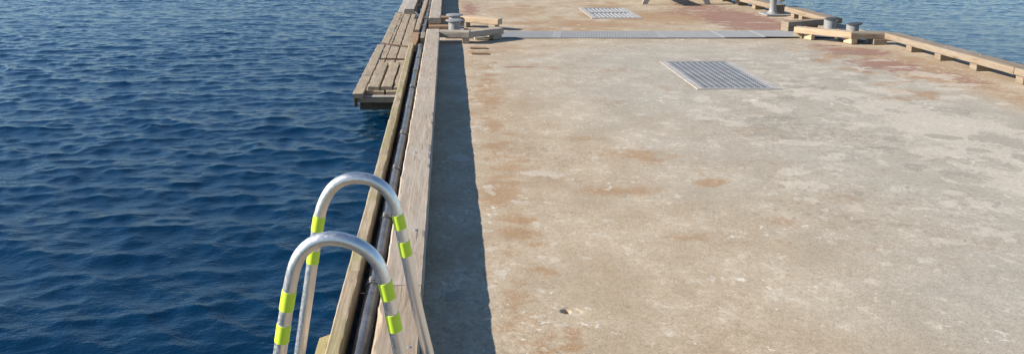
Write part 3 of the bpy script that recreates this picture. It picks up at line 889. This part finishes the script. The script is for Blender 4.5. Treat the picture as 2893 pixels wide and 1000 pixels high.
# ------------------------------------------------------------------ right kerb
gr = "right kerb timbers"
W = 0.19
def off(a, b, d):      # centre line from the inner edge line
    dx, dy = b[0] - a[0], b[1] - a[1]; L = math.hypot(dx, dy)
    return (a[0] + dy / L * d, a[1] - dx / L * d), (b[0] + dy / L * d, b[1] - dx / L * d)
a, b = off((5.27, 9.05), (5.415, 6.65), -W / 2 * -1)
def rk(label, pa, pb, blocks, mat='kerb_right', **kw):
    # pa->pb given along the inner edge, going away from the camera
    dx, dy = pb[0] - pa[0], pb[1] - pa[1]; L = math.hypot(dx, dy)
    nx, ny = dy / L, -dx / L
    A = (pa[0] + nx * W / 2, pa[1] + ny * W / 2); B = (pb[0] + nx * W / 2, pb[1] + ny * W / 2)
    return kerb(label, A, B, W, 0.068, 0.072, M[mat], blocks, M[mat], bl=0.10, bw=W - .02, dents=0.002, bev=.007, **kw)
rk("right kerb timber nearest the viewer, cut by the right edge of the picture", (5.46, 5.0), (5.37, 7.40), [.3, .85, 1.4, 2.0, 2.34], bolts=[(0, 2.0)])
rk("right kerb timber between the frame edge and the bollard timbers", (5.368, 7.41), (5.256, 9.47), [.55, 1.10, 1.60], bolts=[(.02, .6), (0, 1.1)])
rk("short right kerb timber just beyond the right twin bollard", (5.185, 10.74), (5.112, 12.02), [.35, .8, 1.04])
rk("right kerb timber beyond the horned bollard leading to the picnic table", (5.04, 12.22), (4.72, 14.3), [.06, .62, 1.15, 1.7])
# timbers framing the right bollards
gq = "timbers around the right bollard"
timber("bollard_timber", (4.41, 9.985), (4.915, 9.565), 0.068, 0.15, 0.074, M['pale'], "pale angled timber in front of the right twin bollard, its face in full sun", "timber", gq)
timber("bollard_timber", (4.87, 9.563), (5.36, 9.535), 0.066, 0.155, 0.072, M['kerb_right'], "short straight timber joining the right kerb in front of the right twin bollard", "timber", gq)
gb = "packing blocks under the right bollard timbers"
block((4.53, 9.86), (0.055, 0.13, 0.067), "pale square block near the left end of the sunlit angled timber", 'pale', rz=0.3, group=gb)
block((4.445, 9.975), (0.05, 0.12, 0.067), "brown block at the very tip of the sunlit angled timber", 'kerb_right', rz=0.69, group=gb)
block((4.90, 9.565), (0.09, 0.13, 0.065), "pale block under the bend of the right near timbers", 'pale', rz=0.3, group=gb)
block((5.21, 9.53), (0.16, 0.14, 0.065), "wide block under the end of the right straight timber by the kerb", 'kerb_right', group=gb)
timber("bollard_timber", (4.455, 10.425), (5.04, 10.665), 0.070, 0.125, 0.072, M['kerb_right'], "upper angled timber behind the right twin bollard, pale sunlit end and shaded face", "timber", gq)
timber("bollard_timber", (4.455, 10.425), (4.60, 10.485), 0.0, 0.125, 0.068, M['kerb_right'], "short lower timber stacked under the pale end of the angled timber", "timber", gq)
timber("bollard_timber", (5.01, 10.66), (5.24, 10.66), 0.068, 0.14, 0.07, M['kerb_right'], "short straight timber joining the far right kerb behind the right twin bollard", "timber", gq)
block((4.90, 10.62), (0.13, 0.10, 0.069), "brown block in shade under the middle of the far right angled timber", 'brown', rz=.39, group=gb)
block((5.18, 10.66), (0.12, 0.12, 0.067), "block under the straight timber at the far right kerb corner", 'kerb_right', group=gb)
block((4.70, 10.42), (0.035, 0.03, 0.05), "small white wedge standing on the cover plate beside the far right timber", 'pale', rz=.3, group=gb)

# horned bollard
hb = empty("horned_bollard", (4.955, 12.06, 0)); tag(hb, "pale grey iron bollard with two rounded horns on a flat base at the right kerb", "bollard")
m = MB(); m.box(-.14, .13, -.13, .20, 0.0, .028, .006); m.build("base_plate", M['iron'], hb)
m = MB(); m.lathe([(.098, .026), (.085, .034), (.066, .055), (.053, .085), (.048, .12), (.048, .22), (.054, .27), (.064, .32), (.066, .36), (.05, .39), (.02, .405), (.001, .407)], seg=40)
m.build("column", M['iron'], hb)
for (x, y, z) in ((0.088, -0.07, 0.275), (-0.072, 0.08, 0.29)):
    pr = [(max(.062 * math.sin(math.pi * k / 12), .001), -.062 * math.cos(math.pi * k / 12)) for k in range(13)]
    m = MB(); m.lathe(pr, (x, y, z), 28); m.tube([(0, 0, .30), (x * .6, y * .6, .30), (x, y, z + .005)], [.045, .05, .052], 20, up=(0, 0, 1))
    m.build("horn", M['iron'], hb)

# ------------------------------------------------------------------ picnic table, only its feet reach into the picture
pt = empty("picnic_table", (3.88, 14.2, 0)); tag(pt, "wooden picnic table at the top of the picture with only its splayed feet in view", "picnic table")
def slab(name, pts, y0, y1, mat='greypale'):
    n = len(pts)
    m = MB()
    m.add([(x, y0, z) for x, z in pts] + [(x, y1, z) for x, z in pts],
          [tuple(range(n)), tuple(range(2 * n - 1, n - 1, -1))] + [(i, n + i, n + (i + 1) % n, (i + 1) % n) for i in range(n)])
    return m.build(name, M[mat], pt)
for y in (-.76, .68):
    for sgn in (-1, 1):
        slab("leg", [(sgn * .585, 0.004), (sgn * .49, 0.004), (sgn * .17, .70), (sgn * .265, .70)], y, y + .045)
    slab("seat_bearer", [(-.72, .36), (.72, .36), (.72, .43), (-.72, .43)], y + .047, y + .09)
    slab("top_bearer", [(-.36, .63), (.36, .63), (.36, .70), (-.36, .70)], y + .047, y + .09)
for k in range(5):
    m = MB(); x = -.30 + k * .15; m.box(x - .07, x + .07, -.95, .95, .702, .742, .005); m.build("top_plank", M['greypale'], pt)
for x in (-.66, .66):
    m = MB(); m.box(x - .125, x + .125, -.95, .95, .432, .472, .005); m.build("seat", M['greypale'], pt)
